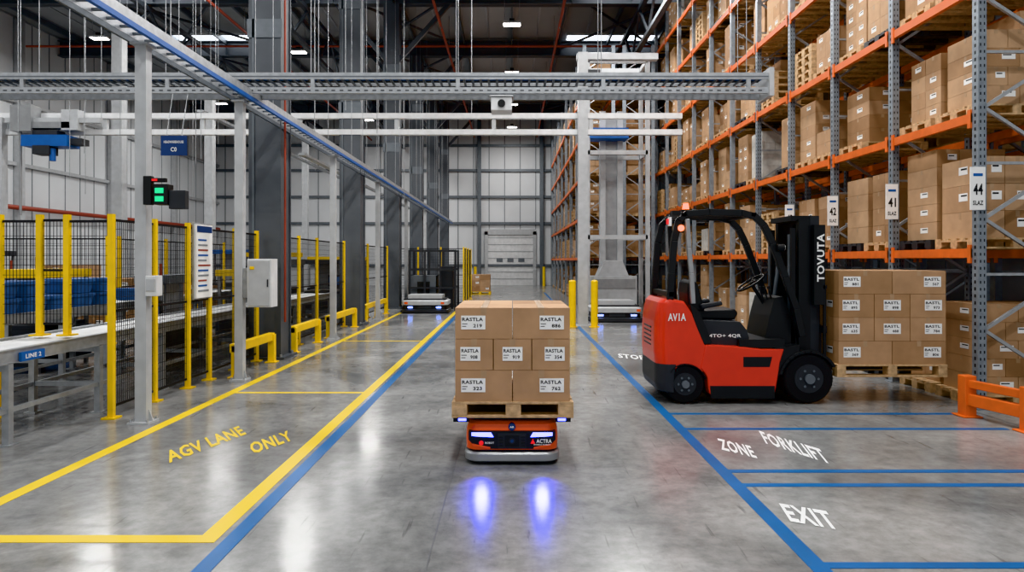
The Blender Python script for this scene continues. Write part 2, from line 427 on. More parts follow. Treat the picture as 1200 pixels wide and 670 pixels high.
ysB=[23.2+2.6*i for i in range(8)]
gB=rack('pallet_rack',2.4,1.1,ysB,[1.7,3.1,4.5,5.9,7.3],8.9,back=True,near=False)
for y,t in((7.37,'44'),(9.02,'41'),(10.67,'42'),(12.32,'43')):
    m=MB(); m.box(4.90,5.06,y-.075,y-.062,2.14,2.60,'label')
    m.text(t,(4.93,y-.077,2.3),(.10,0,0),(0,0,.12),'ink'); m.text('SLAZ',(4.925,y-.077,2.19),(.11,0,0),(0,0,.05),'ink')
    m.box(4.93,5.03,y-.077,y-.075,2.5,2.53,'blue')
    m.make('rack_label_sign')
m=MB()
for x,y in((4.68,7.02),(4.82,6.35)):
    m.box(x-.06,x+.06,y-.06,y+.06,0,.42,'orange'); m.box(x-.1,x+.1,y-.1,y+.1,0,.015,'orange')
m.bar((4.68,6.99,.18),(4.82,6.38,.18),.08,.12,'orange')
m.bar((4.68,6.99,.34),(4.82,6.38,.34),.06,.08,'orange')
m.make('rack_end_guard',bevel=.008)

# ---------------------------------------------------------------- mobile robot carrying pallet
g=group('mobile_robot')
m=MB(); F=5.33; B=6.42
m.loft([(.02,-.35,.35,F+.02,B-.02,.10),(.035,-.375,.375,F,B,.12),(.085,-.375,.375,F,B,.12),(.10,-.36,.36,F+.012,B-.01,.12)],['silver']*3)
m.loft([(.10,-.345,.345,F+.03,B-.03,.10),(.12,-.345,.345,F+.03,B-.03,.10)],['black'])
m.loft([(.12,-.36,.36,F+.012,B-.012,.10),(.20,-.365,.365,F+.015,B-.015,.10),(.275,-.36,.36,F+.02,B-.02,.10),(.315,-.35,.35,F+.035,B-.03,.1),(.33,-.32,.32,F+.07,B-.07,.09)],['agvo']*4)
m.make('shell',g)
m=MB()
yf=F+.008
m.prism([(-.16,.128),(-.30,.155),(-.34,.20),(-.34,.268),(.34,.268),(.34,.20),(.30,.155),(.16,.128)],yf-.006,F+.07,'black')
m.box(-.11,.11,yf-.012,F+.06,.13,.25,'dark'); m.box(-.055,.055,yf-.02,yf,.15,.235,'black')
m.cyl((-.0,yf-.026,.195),(0,yf,.195),.024,'dark',16); m.cyl((-.0,yf-.030,.195),(0,yf-.02,.195),.012,'navy',16)
for s in(-1,1):
    for i in range(4): m.box(s*.105,s*.07,yf-.016,yf-.01,.15+i*.022,.16+i*.022,'black')
    m.bar((s*.17,yf-.008,.135),(s*.31,yf-.008,.163),.006,.014,'agvo')
m.make('front_panel',g,bevel=.002)
m=MB()
for s in(-1,1):
    m.prism([(s*.315,.232),(s*.315,.256),(s*.165,.256),(s*.145,.222),(s*.25,.226)],yf-.012,yf-.006,'bluelamp')
    m.box(s*.28,s*.19,yf-.014,yf-.011,.238,.247,'bluecore')
m.make('headlights',g)
m=MB()
m.text('ACTRA',(.19,F-.004,.175),(.12,0,0),(0,0,.032),'label'); m.text('MOBILE ROBOT',(.17,F-.004,.158),(.13,0,0),(0,0,.010),'label')
m.prism([(.145,.17),(.163,.208),(.18,.17)],F-.004,F+.02,'redlamp')
m.cyl((-.24,F-.002,.175),(-.24,F+.02,.175),.018,'redlamp',12); m.text('ROBOT',(-.21,F-.002,.168),(.07,0,0),(0,0,.016),'label')
m.cyl((0,F+.01,.297),(0,F+.05,.297),.028,'navy',16); m.text('AR',(-.018,F+.008,.29),(.036,0,0),(0,0,.015),'label')
m.make('decals',g)
m=MB()
m.box(-.30,.30,F+.12,B-.12,.33,.352,'dark'); m.box(-.40,.40,F+.06,B-.06,.352,.371,'dark')
for s in(-1,1):
    m.box(s*.46,s*.34,F+.02,F+.10,.335,.371,'black'); m.box(s*.42,s*.36,F+.012,F+.02,.345,.362,'bluelamp')
m.make('lift_deck',g)
for s in(-1,1):
    l=bpy.data.lights.new('headlight_beam','SPOT'); l.energy=55; l.color=(.02,.06,1); l.spot_size=math.radians(42); l.spot_blend=1; l.shadow_soft_size=.03
    o=bpy.data.objects.new('headlight_beam',l); scene.collection.objects.link(o); o.location=(s*.235,F-.04,.24); o.rotation_euler=(math.radians(-65),0,0); o.parent=g
g=group('pallet_of_cartons')
m=MB()
px0,px1,py0,py1=-.47,.48,F-.01,6.38
for x in(px0,-.05,px1-.12):
    for y in(py0,5.8,py1-.12): m.box(x,x+.12,y,y+.12,.392,.462,'wood')
for y in(py0,5.8,py1-.12): m.box(px0,px1,y,y+.12,.372,.392,'wood')
for x in(px0,-.05,px1-.12): m.box(x,x+.12,py0,py1,.462,.478,'wood')
for i in range(7): yy=py0+(py1-py0-.1)*i/6; m.box(px0,px1,yy,yy+.1,.478,.497,'wood')
m.make('pallet',g,bevel=.003)
m=MB(); lx0,lx1=-.447,.455
ly0,ly1=F+.005,6.33
rh=.245
load(m,lx0,lx1,ly0,ly1,.497,1,rh,(2,),2,txt='RASTLA')
load(m,lx0,lx1,ly0,ly1,.497+rh,1,rh,(3,),2,txt='RASTLA')
load(m,lx0,lx1,ly0,ly1,.497+2*rh,1,rh,(2,),2,txt='RASTLA')
m.make('cartons',g,bevel=.004)

# ---------------------------------------------------------------- forklift
def P(u,v):
    if u<790: u=790-(790-u)*.72
    return ((u-597)*.0095,1.6-(v-305)*.0095)
def PP(*a): return [P(u,v) for u,v in a]
def arc(cu,cv,r,a0,a1,n=12): return [(cu+r*math.cos(math.radians(a0+(a1-a0)*i/n)),cv-r*math.sin(math.radians(a0+(a1-a0)*i/n))) for i in range(n+1)]
g=group('forklift'); ya,yb=7.6,8.60
m=MB()
body=[(759,428),(757,415),(757,395),(758,378),(760,366),(764,355),(771,350),(800,353),(808,366),(814,384),(823,404),(832,410),(835,430)]+arc(800,453,27,40,140,10)+[(772,432)]
m.rprism(PP(*body),ya+.01,yb-.01,.16,'red')
side=[(824,404),(862,406),(890,409),(916,409),(911,425),(908,446),(905,462),(829,462),(827,452)]+arc(800,453,28,20,50,4)
m.prism(PP(*side),ya,ya+.16,'red'); m.prism(PP(*side),yb-.16,yb,'red')
m.make('body_panels',g,bevel=.012,seg=3)
m=MB()
m.rprism(PP((758,427),(778,427),(769,440),(768,460),(762,459),(758,450)),ya-.0,yb+.0,.16,'dark',rt=0)
m.prism(PP((829,452),(905,452),(905,467),(830,467)),ya-.004,yb+.004,'black')
m.box(P(766,0)[0]+.02,3.2,ya+.28,yb-.28,.12,.55,'black')
m.prism(PP((806,357),(816,364),(822,376),(868,378),(876,388),(880,402),(888,409),(824,405),(812,380)),ya+.1,yb-.1,'dark')
m.prism(PP((806,357),(816,364),(822,376),(832,402),(822,404),(812,380)),ya+.01,ya+.1,'black')
m.prism(PP((864,398),(918,398),(918,408),(864,408)),ya+.02,yb-.02,'black')
m.prism(PP((868,418),(902,418),(899,430),(868,430)),ya-.003,ya+.1,'black')
m.prism(PP((900,402),(906,372),(912,350),(922,348),(930,366),(938,398),(940,412),(905,410)),ya+.18,yb-.18,'black')
for i in range(5): m.box(P(757,0)[0]-.004,P(757,0)[0]+.02,ya+.3,yb-.3,.62+i*.05,.64+i*.05,'black')
m.make('chassis',g,bevel=.01)
m=MB()
for y0_,y1_ in((ya-.01,ya+.24),(yb-.24,yb+.01)):
    pts=arc(945,446,34,168,28,12); m.ribbon([P(*q) for q in pts],.035,y0_,y1_,'black')
    pts=arc(800,453,26,140,20,10); m.ribbon([P(*q) for q in pts],.012,y0_,y1_,'black')
m.prism(PP((905,408),(935,404),(935,414),(918,424),(911,440),(905,446)),ya+.01,ya+.2,'black')
for y0_ in(ya+.04,yb-.10):
    path=[P(*q) for q in((781,353),(784,320),(788,282),(794,258),(803,250),(830,248),(868,249),(884,253),(895,264),(905,285),(920,325),(933,362),(940,395))]
    m.ribbon(path,.075,y0_,y0_+.06,'black')
    m.ribbon([P(*q) for q in((811,356),(809,320),(806,290),(804,256))],.05,y0_,y0_+.05,'silver' if y0_<8 else 'black')
for u in(800,882): 
    x,z=P(u,251); m.box(x-.03,x+.03,ya+.04,yb-.04,z-.025,z+.025,'black')
x0_,z0_=P(800,249); x1_,_=P(882,249)
for i in range(7):
    yy=ya+.14+i*.11; m.box(x0_,x1_,yy,yy+.03,z0_-.02,z0_+.015,'black')
x,z=P(783,345); m.box(x-.03,x+.03,ya+.04,yb-.04,z-.03,z+.03,'black')
m.make('overhead_guard',g,bevel=.006)
m=MB()
m.prism(PP((818,376),(819,366),(868,364),(872,369),(868,377)),ya+.28,yb-.28,'black')
m.prism(PP((812,367),(810,345),(811,332),(817,328),(823,334),(828,352),(832,366)),ya+.28,yb-.28,'black')
m.prism(PP((824,358),(850,354),(852,359),(826,364)),ya+.22,ya+.28,'dark')
m.prism(PP((824,358),(850,354),(852,359),(826,364)),yb-.28,yb-.22,'dark')
m.make('seat',g,bevel=.02,seg=3)
m=MB()
yc=(ya+yb)/2
p0=Vector((P(914,362)[0],yc,P(914,362)[1])); p1=Vector((P(895,333)[0],yc,P(895,333)[1])); m.cyl(p0,p1,.022,'black')
d=(p1-p0).normalized(); a=d.cross(Vector((0,1,0))).normalized(); bb=Vector((0,1,0))
ring=[p1+(a*math.cos(t*math.pi/10)+bb*math.sin(t*math.pi/10))*.17 for t in range(21)]
m.tube(ring,.014,'black',8)
for t in(0,7,13): m.cyl(p1,ring[t],.01,'black',6)
for i in range(3):
    x,z=P(902+i*5,352); m.cyl((x,ya+.28,z),(x-.04,ya+.26,z+.12),.008,'black',6); m.cyl((x-.04,ya+.26,z+.12),(x-.045,ya+.26,z+.15),.018,'black',8)
x,z=P(796,267); m.cyl((x,ya+.02,z),(x,ya+.06,z),.035,'amber',12); m.box(x-.04,x+.04,ya+.06,ya+.1,z-.05,z+.05,'black')
x,z=P(806,247); m.cyl((x,ya+.2,z),(x,ya+.2,z+.03),.05,'black',14); m.cyl((x,ya+.2,z+.03),(x,ya+.2,z+.10),.04,'amber',14,.03)
x,z=P(792,252); m.box(x-.07,x+.02,ya+.0,ya+.1,z+.0,z+.05,'black'); m.box(x-.10,x-.07,ya+.02,ya+.08,z-.12,z-.02,'label'); m.box(x-.12,x-.1,ya+.03,ya+.07,z-.1,z-.04,'redlamp')
x,z=P(908,290); m.cyl((x,ya+.02,z),(x+.08,ya+.02,z),.04,'black',12); m.cyl((x+.08,ya+.02,z),(x+.085,ya+.02,z),.035,'label',12)
m.make('controls_and_lights',g)
m=MB()
m.text('AV1A',(P(776,0)[0],ya+.004,P(0,376)[1]),(.20,0,0),(0,0,.085),'label')
m.text('4TO+ 4QR',(P(831,0)[0],ya+.096,P(0,397)[1]),(.36,0,0),(0,0,.045),'label')
m.make('decals',g)
def wheel(m,cx,cz,r,y0,y1,rim):
    yo=.02
    n=36
    for (ra,rb,a,b,k) in((r*.94,r,y0,y0+yo,'rubber'),(r,r,y0+yo,y1-yo,'rubber'),(r,r*.94,y1-yo,y1,'rubber')):
        m.cyl((cx,a,cz),(cx,b,cz),ra,k,n,rb)
    m.cyl((cx,y0-.004,cz),(cx,y0+.02,cz),r*.58,rim,24)
    m.cyl((cx,y0-.008,cz),(cx,y0,cz),r*.48,'dark',24)
    m.cyl((cx,y0-.04,cz),(cx,y0,cz),r*.2,'steel2',16)
    for i in range(6):
        t=i*math.pi/3; m.cyl((cx+math.cos(t)*r*.36,y0-.02,cz+math.sin(t)*r*.36),(cx+math.cos(t)*r*.36,y0,cz+math.sin(t)*r*.36),.014,'steel2',6)
    for i in range(22):
        t=i*2*math.pi/22; p=Vector((cx+math.cos(t)*r,0,cz+math.sin(t)*r)); 
        m.bar((p.x,y0+.03,p.z),(p.x,(y0+y1)/2-.01,p.z),.02,.012,'rubber',up=(math.cos(t),0,math.sin(t)))
m=MB()
for y0_,y1_ in((ya+.0,ya+.22),(yb-.22,yb)):
    x,_=P(945,0); wheel(m,x,.283,.275,y0_,y1_,'dark')
    x,_=P(800,0); wheel(m,x,.222,.215,y0_+.01,y1_-.01,'dark')
m.make('wheels',g)
m=MB()
for y in(ya+.16,yb-.24):
    m.box(P(940,0)[0],P(954,0)[0],y,y+.08,.10,P(0,256)[1],'black')
    m.box(P(955,0)[0],P(966,0)[0],y+.03,y+.08,.14,P(0,252)[1],'dark')
    m.box(P(932,0)[0],P(937,0)[0],y+.02,y+.06,.3,P(0,266)[1],'black')
    m.cyl((P(935,0)[0],y+.12,.2),(P(935,0)[0],y+.12,1.9),.03,'steel2',12)
m.box(P(952,0)[0]-.005,P(968,0)[0],ya+.26,yb-.26,1.25,1.33,'black')
m.box(P(932,0)[0],P(966,0)[0],ya+.2,yb-.2,2.05,2.11,'black')
m.box(P(940,0)[0],P(952,0)[0],ya+.2,yb-.2,1.45,1.53,'black'); m.box(P(940,0)[0],P(952,0)[0],ya+.2,yb-.2,.15,.3,'black')
m.box(P(940,0)[0],P(952,0)[0],ya+.2,yb-.2,.75,.83,'black')
m.box(P(955,0)[0],P(968,0)[0],ya+.08,ya+.16,1.10,2.0,'black')
for y in(yc-.1,yc+.06): m.box(P(956,0)[0],P(959,0)[0],y,y+.04,.4,2.05,'steel2')
for y in(yc-.02,yc+.02): m.cyl((P(950,0)[0],y,.5),(P(950,0)[0],y,2.02),.014,'rubber',8)
for s,zz in((0,1.0),(1,1.55)): m.cyl((3.12,ya+.3+s*.4,.6),(3.24,ya+.3+s*.4,zz),.025,'steel2',10)
m.box(P(966,0)[0],P(970,0)[0],ya+.08,yb-.08,.36,.46,'black'); m.box(P(966,0)[0],P(970,0)[0],ya+.08,yb-.08,.78,.86,'black')
for i in range(6):
    yy=ya+.1+i*.155; m.box(P(967,0)[0],P(970,0)[0],yy,yy+.025,.4,1.3,'black')
m.box(P(966,0)[0],P(970,0)[0],ya+.08,yb-.08,1.28,1.32,'black')
for y in(ya+.27,yb-.37):
    m.box(P(969,0)[0],P(969,0)[0]+.035,y,y+.1,.34,.86,'dark'); m.prism([(P(969,0)[0],.34),(4.72,.352),(4.72,.366),(P(969,0)[0],.38)],y,y+.1,'dark')
m.text('TOVUTA',(P(967,0)[0],ya+.077,1.36),(0,0,.54),(-.085,0,0),'label')
m.make('mast_and_forks',g,bevel=.004)
g=group('pallet_of_cartons')
m=MB(); a,b,c,d=3.62,4.85,7.60,8.60
for i in range(7): yy=c+(d-c-.1)*i/6; m.box(a,b,yy,yy+.1,.42,.44,'wood')
for x in(a,a+.57,b-.1): m.box(x,x+.1,c,d,.40,.42,'wood')
for x in(a,a+.57,b-.1):
    for y in(c,c+.46,d-.12): m.box(x,x+.1,y,y+.12,.32,.40,'wood')
for y in(c,c+.46,d-.12): m.box(a,b,y,y+.12,.30,.32,'wood')
m.make('pallet',g,bevel=.003)
m=MB()
load(m,a+.02,b-.01,c+.01,d-.02,.44,4,.262,(2,3,3,2),2,txt='BASTL')
m.make('cartons',g,bevel=.004)

# ---------------------------------------------------------------- overhead trays and posts
def post(x,y,z,w=.11,k='lgrey',name='support_post'):
    m=MB()
    m.box(x-w/2,x+w/2,y-w/2,y+w/2,.02,z,k); m.box(x-w*.95,x+w*.95,y-w*.95,y+w*.95,0,.02,k)
    for dx in(-1,1):
        for dy in(-1,1): m.cyl((x+dx*w*.75,y+dy*w*.75,.02),(x+dx*w*.75,y+dy*w*.75,.045),.012,'galv',6)
        m.prism([(x+dx*w/2,.02),(x+dx*w*.9,.02),(x+dx*w/2,.14)],y-.006,y+.006,k)
    m.box(x-w*.8,x+w*.8,y-w*.8,y+w*.8,z,z+.02,k)
    return m.make(name)
for y in(6.74,9.14,13.9,18.5,23.5,28.5): post(-3.64,y,3.71)
g=group('overhead_conveyor_track'); m=MB()
xa,xb=-3.76,-3.50; za=3.80
for x in(xa,xb): m.box(x-.012,x+.012,3,40,za,za+.09,'galv')
m.box(xb-.02,xb+.02,3,40,za-.055,za-.005,'blue'); m.box(xa-.015,xa+.015,3,40,za-.055,za-.005,'steel2')
y=3
while y<40: m.box(xa,xb,y,y+.03,za+.03,za+.05,'steel2'); y+=.22
m.make('track',g); m=MB()
for y in range(4,40,3):
    for x in(xa,xb): m.cyl((x,y,za+.1),(x,y,ZR),.006,'galv',5)
m.make('hanger_rods',g)
g=group('cable_tray'); m=MB()
TY=9.35
for yy in(TY-.18,TY+.18):
    m.box(-11,3.46,yy-.012,yy+.012,4.03,4.12,'galv'); 
m.box(-11,3.46,TY-.2,TY-.16,3.84,3.92,'galv'); m.box(-11,3.46,TY+.16,TY+.2,3.84,3.92,'galv')
m.box(-11,3.46,TY-.196,TY-.192,4.06,4.075,'steel2')
x=-11
while x<3.4:
    m.box(x,x+.03,TY-.18,TY+.18,4.03,4.05,'steel2'); m.box(x,x+.05,TY-.203,TY-.2,3.87,3.885,'dark')
    x+=.11
for i in range(4): m.cyl((-11,TY-.1+i*.06,4.07),(3.4,TY-.1+i*.06,4.07),.018,['black','blue','black','dark'][i],6)
m.box(3.44,3.5,TY-.24,TY+.24,3.8,4.18,'lgrey')
x=-10.5
while x<3.5:
    m.box(x,x+.05,TY-.2,TY-.16,3.92,4.03,'galv')
    for s in(-.18,.18): m.cyl((x,TY+s,3.9),(x,TY+s,ZR),.006,'galv',5)
    x+=1.95
m.make('tray',g)
m=MB(); m.box(-.28,.0,9.1,9.4,3.60,3.78,'white'); m.box(-.30,.02,9.08,9.42,3.78,3.8,'lgrey'); m.cyl((-.14,9.07,3.69),(-.14,9.1,3.69),.05,'black',14); m.box(-.17,-.11,9.2,9.3,3.8,3.85,'galv'); m.make('ceiling_scanner',bevel=.01)
g=group('gantry_frame'); m=MB(); GY=16.9
for z,t in((5.10,.13),(4.70,.13)):
    m.box(-13,4.2,GY-.08,GY+.08,z,z+t,'white')
x=-12.5
while x<4: m.box(x,x+.1,GY-.05,GY+.05,4.8,5.1,'lgrey'); x+=2.4
for x,z in((1.74,6.7),(-12.6,5.1)):
    m.box(x-.12,x+.12,GY-.2,GY+.0,.02,z,'lgrey'); m.box(x-.25,x+.25,GY-.35,GY+.15,0,.02,'lgrey')
m.box(1.6,3.6,GY-.1,GY+.1,6.55,6.7,'lgrey'); 
for x in(4.1,-6.5,-1): m.cyl((x,GY,5.2),(x,GY,ZR),.012,'galv',6)
m.make('frame',g)
m=MB()
for x in(1.45,1.98): 
    m.cyl((x,16.4,0),(x,16.4,1.1),.085,'yellow',20); m.cyl((x,16.4,1.1),(x,16.4,1.13),.085,'yellow',20,.04); m.cyl((x,16.4,0),(x,16.4,.01),.13,'yellow',20)
m.make('safety_bollard')
g=group('storage_lift'); m=MB(); y=19.4
for x in(2.15,3.85):
    for yy in(y,y+1.0): m.box(x-.06,x+.06,yy-.06,yy+.06,0,7.3,'lgrey')
for z in(2.2,4.6,7.2):
    m.box(2.15,3.85,y-.06,y+.06,z,z+.12,'lgrey'); m.box(2.15,3.85,y+.94,y+1.06,z,z+.12,'lgrey')
for x in(2.15,3.85): 
    for z in(2.2,4.6,7.2): m.box(x-.05,x+.05,y,y+1,z,z+.12,'lgrey')
for x in(2.62,3.12): m.box(x-.08,x+.08,y+.3,y+.55,.5,5.9,'lgrey')
m.box(2.66,3.1,y+.4,y+.5,.5,5.8,'silver')
m.make('frame',g)
m=MB()
m.box(2.3,3.55,y-.05,y+.9,.35,1.15,'lgrey'); m.box(2.35,3.5,y-.07,y-.05,.8,1.08,'silver'); m.prism([(2.45,1.15),(3.35,1.15),(3.15,1.6),(2.65,1.6)],y+.1,y+.8,'lgrey'); m.box(2.25,3.6,y-.1,y+.95,0,.35,'dark')
m.box(2.2,3.3,y-.12,y+.5,5.05,5.35,'blue'); m.box(2.3,3.2,y-.14,y-.12,5.12,5.28,'navy')
m.box(2.3,3.5,y-.08,y+.4,6.3,6.9,'silver'); m.box(2.1,2.5,y-.1,y+.3,6.5,7.0,'dark')
m.make('carriage',g,bevel=.015)
def robot(x,y,w=1.45,L=1.2):
    g=group('mobile_robot'); m=MB()
    m.loft([(.02,x-w/2,x+w/2,y,y+L,.12),(.10,x-w/2,x+w/2,y,y+L,.14),(.12,x-w/2+.03,x+w/2-.03,y+.03,y+L,.14)],['dark']*2)
    m.loft([(.12,x-w/2+.05,x+w/2-.05,y+.05,y+L,.12),(.25,x-w/2+.06,x+w/2-.06,y+.06,y+L,.12)],['black'])
    m.loft([(.25,x-w/2+.02,x+w/2-.02,y+.02,y+L,.12),(.36,x-w/2+.02,x+w/2-.02,y+.02,y+L,.12),(.40,x-w/2+.1,x+w/2-.1,y+.1,y+L-.1,.1)],['lgrey']*2)
    m.box(x-w/2+.1,x+w/2-.1,y+.1,y+L-.1,.40,.44,'dark'); m.box(x-w/2+.2,x+w/2-.2,y+.2,y+L-.2,.44,.55,'lgrey')
    m.make('shell',g); m=MB()
    for s in(-1,1):
        m.box(x+s*.5,x+s*.36,y+.04,y+.055,.16,.20,'bluecore'); m.box(x+s*.6,x+s*.5,y+.01,y+.03,.28,.34,'agvo')
    m.box(x-.2,x+.2,y+.03,y+.06,.14,.22,'dark')
    m.make('lights',g)
robot(-2.65,20.6); robot(2.72,17.6,1.35)
g=group('charging_station'); m=MB()
for x in(-3.35,-2.85,-2.35,-1.85):
    for y in(22.3,23.4): m.box(x-.035,x+.035,y-.035,y+.035,0,1.95,'dark')
for z in(.7,1.3,1.92):
    for y in(22.3,23.4): m.box(-3.35,-1.85,y-.03,y+.03,z-.03,z+.03,'dark')
m.box(-3.3,-2.5,22.4,23.3,0,1.1,'steel2'); m.box(-2.4,-1.95,22.5,23.2,0,1.4,'dark'); m.box(-3.1,-2.7,22.36,22.4,.5,.9,'black')
m.make('frame',g)
# ---------------------------------------------------------------- safety fence
def fence(pts,name='safety_fence',h=2.05,z0=.12,cell=.05,pz=0,wire=.0045):
    g=group(name); m=MB(); w=MB()
    for (xa,ya_),(xb,yb_) in zip(pts[:-1],pts[1:]):
        A=Vector((xa,ya_,0));B=Vector((xb,yb_,0));D=B-A;L=D.length;d=D/L
        for z in(z0,h-.04,(z0+h)/2): w.bar(A+d*.04+Vector((0,0,z)),B-d*.04+Vector((0,0,z)),.02,.025,'mesh')
        n=int(L/cell)
        for i in range(1,n): p=A+d*(L*i/n); w.bar(p+Vector((0,0,z0)),p+Vector((0,0,h-.04)),wire,wire,'mesh')
        z=z0+.1
        while z<h-.05: w.bar(A+d*.03+Vector((0,0,z)),B-d*.03+Vector((0,0,z)),wire,wire,'mesh'); z+=.1
    for x,y in pts:
        m.box(x-.027,x+.027,y-.027,y+.027,pz,h+.02,'yellow'); m.box(x-.07,x+.07,y-.07,y+.07,pz,pz+.015,'yellow')
    m.make('posts',g); w.make('wire_panels',g)
    return g
fence([(-4.06,y) for y in(6.92,7.75,8.55,9.15,10.0,10.85)],cell=.035)
fence([(-4.06,y) for y in(11.9,13.0,14.2,15.4,16.5)])
fence([(-4.06,y) for y in(17.8,19.2,20.6,22.2)],cell=.08)
fence([(-4.56,7.0),(-4.84,7.0)],z0=.95,pz=.83,cell=.035)
fence([(-5.25,7.0),(-6.0,7.0)],z0=.15,cell=.035)
m=MB(); m.bar((-4.10,6.97,2.0),(-4.53,7.0,2.0),.02,.025,'mesh'); m.bar((-4.87,7.0,2.0),(-5.22,7.0,2.0),.02,.025,'mesh'); 
for i in range(1,10): m.bar((-4.87-.035*i,7.0,.95),(-4.87-.035*i,7.0,2.0),.0045,.0045,'mesh'); m.bar((-4.14-.038*i,6.98,.95),(-4.14-.038*i,6.98,2.0),.0045,.0045,'mesh')
for i in range(11): m.bar((-4.10,6.97,.95+i*.1),(-4.53,7.0,.95+i*.1),.0045,.0045,'mesh'); m.bar((-4.87,7.0,.95+i*.1),(-5.22,7.0,.95+i*.1),.0045,.0045,'mesh')
m.make('fence_infill_panel')
fence([(-4.3,24),(-3.3,24),(-2.5,24),(-1.7,24),(-1.7,25.2),(-1.7,26.6),(-1.7,28.2)],cell=.08)
fence([(-7.6,13.2),(-7.6,14),(-7.6,15),(-7.6,16.5),(-7.6,18)],cell=.08)
fence([(-12,13),(-11.2,13)],cell=.08)
fence([(-10,13),(-9,13),(-7.7,13)],cell=.08)
def guard(y0,y1,x=-3.78):
    m=MB(); n=max(2,int((y1-y0)/1.2)+1)
    for i in range(n):
        y=y0+(y1-y0)*i/(n-1); m.box(x-.05,x+.05,y-.05,y+.05,0,.44,'yellow'); m.box(x-.09,x+.09,y-.09,y+.09,0,.015,'yellow')
    m.box(x-.07,x+.03,y0-.05,y1+.05,.34,.46,'yellow')
    m.make('guard_rail',bevel=.01)
guard(9.35,10.75); guard(11.85,13.3); guard(14.1,16.4); guard(17.6,20.5)
m=MB(); m.box(-3.50,-3.18,9.02,9.26,.98,1.62,'white'); m.box(-3.48,-3.20,9.005,9.02,1.0,1.6,'lgrey'); m.box(-3.23,-3.215,8.99,9.005,1.25,1.35,'dark'); m.box(-3.58,-3.5,9.08,9.2,1.1,1.5,'galv'); m.box(-3.46,-3.40,8.998,9.006,1.48,1.52,'yellow'); m.make('control_cabinet',bevel=.01)
m=MB(); m.box(-3.58,-3.47,6.66,6.78,1.25,1.45,'white'); m.box(-3.57,-3.48,6.65,6.66,1.3,1.42,'lgrey'); m.make('junction_box',bevel=.01)
g=group('signal_terminal'); m=MB()
m.box(-3.58,-3.50,6.62,6.68,2.14,2.42,'black'); m.box(-3.50,-3.36,6.62,6.66,2.36,2.4,'black'); m.box(-3.47,-3.33,6.60,6.72,2.14,2.34,'black'); m.box(-3.33,-3.17,6.62,6.70,2.10,2.28,'dark')
m.box(-3.36,-3.30,6.66,6.69,2.18,2.22,'dark')
m.make('housing',g,bevel=.005)
m=MB(); m.box(-3.45,-3.37,6.592,6.60,2.17,2.22,'green'); m.box(-3.45,-3.37,6.592,6.60,2.25,2.30,'green'); m.box(-3.49,-3.44,6.61,6.62,2.37,2.39,'redlamp'); m.make('screens',g)
m=MB(); m.box(-4.62,-4.28,8.98,9.0,2.98,3.24,'navy'); m.text('HEADWAREHOUSE',(-4.58,8.977,3.14),(.26,0,0),(0,0,.035),'label'); m.text('C0',(-4.49,8.977,3.03),(.08,0,0),(0,0,.06),'label')
for x in(-4.55,-4.35): m.cyl((x,8.99,3.24),(x,9.16,3.84),.006,'galv',5)
m.make('hanging_sign')
m=MB(); m.box(-4.01,-3.985,8.62,9.08,1.12,2.06,'label'); m.box(-3.985,-3.98,8.64,9.06,1.96,2.04,'navy')
for i in range(11): m.box(-3.985,-3.981,8.67,8.67+rng.uniform(.2,.36),1.2+i*.065,1.222+i*.065,['seam','blue','redpipe'][i%3])
m.box(-4.03,-4.01,8.60,9.10,1.1,2.08,'galv')
m.make('notice_board')
# ---------------------------------------------------------------- conveyors & machinery on the left
def conveyor(x0,x1,y0,y1,z=.8,pitch=.075,name='roller_conveyor',rail='galv'):
    g=group(name); m=MB()
    for x in(x0,x1): m.box(x-.02,x+.02,y0,y1,z-.09,z+.02,rail); m.box(x-.03,x+.03,y0,y1,z-.095,z-.085,rail); m.box(x-.03,x+.03,y0,y1,z+.02,z+.028,rail)
    y=y0+.3
    while y<y1:
        for x in(x0,x1): m.box(x-.03,x+.03,y-.03,y+.03,0,z-.09,rail); m.box(x-.06,x+.06,y-.06,y+.06,0,.012,rail)
        m.box(x0,x1,y-.02,y+.02,.28,.33,rail); m.box(x0,x1,y-.02,y+.02,z-.16,z-.1,rail)
        y+=1.3
    for x in(x0,x1): m.box(x-.015,x+.015,y0+.3,y1-.2,.28,.32,rail)
    m.make('frame',g,bevel=0); m=MB(); y=y0+.04
    while y<y1: m.cyl((x0+.02,y,z-.02),(x1-.02,y,z-.02),.026,'white',10); y+=pitch
    m.make('rollers',g); return g
gc=conveyor(-5.05,-4.36,4.3,16.5,pitch=.062)
m=MB(); m.box(-4.335,-4.31,6.0,6.3,.71,.79,'blue'); m.text('LINE 2',(-4.309,6.05,.73),(0,.2,0),(0,0,.04),'label'); m.make('side_plate',gc)
conveyor(-6.5,-5.8,7.2,15,z=.95,pitch=.10)
conveyor(-11,-10.2,9,24,z=.9,pitch=.15)
def totes(m,x,y,z,n=3,k='bluebin'):
    for i in range(n):
        a=z+i*.2; m.loft([(a,x+.03,x+.52,y+.03,y+.34,.03),(a+.15,x,x+.55,y,y+.37,.03),(a+.15,x-.015,x+.565,y-.015,y+.385,.03),(a+.19,x-.015,x+.565,y-.015,y+.385,.03)],[k]*3)
g=group('tote_storage_rack'); m=MB()
for x in(-9.2,-7.75):
    for y in(8.3,9.1): m.box(x-.03,x+.03,y-.03,y+.03,0,2.0,'steel2')
for z in(.5,1.2,1.9): m.box(-9.23,-7.72,8.27,9.13,z-.04,z,'steel2')
m.make('frame',g); m=MB()
for z in(.5,1.2):
    for x in(-9.1,-8.45): totes(m,x,8.4,z,rng.choice([2,3]))
m.make('totes',g)
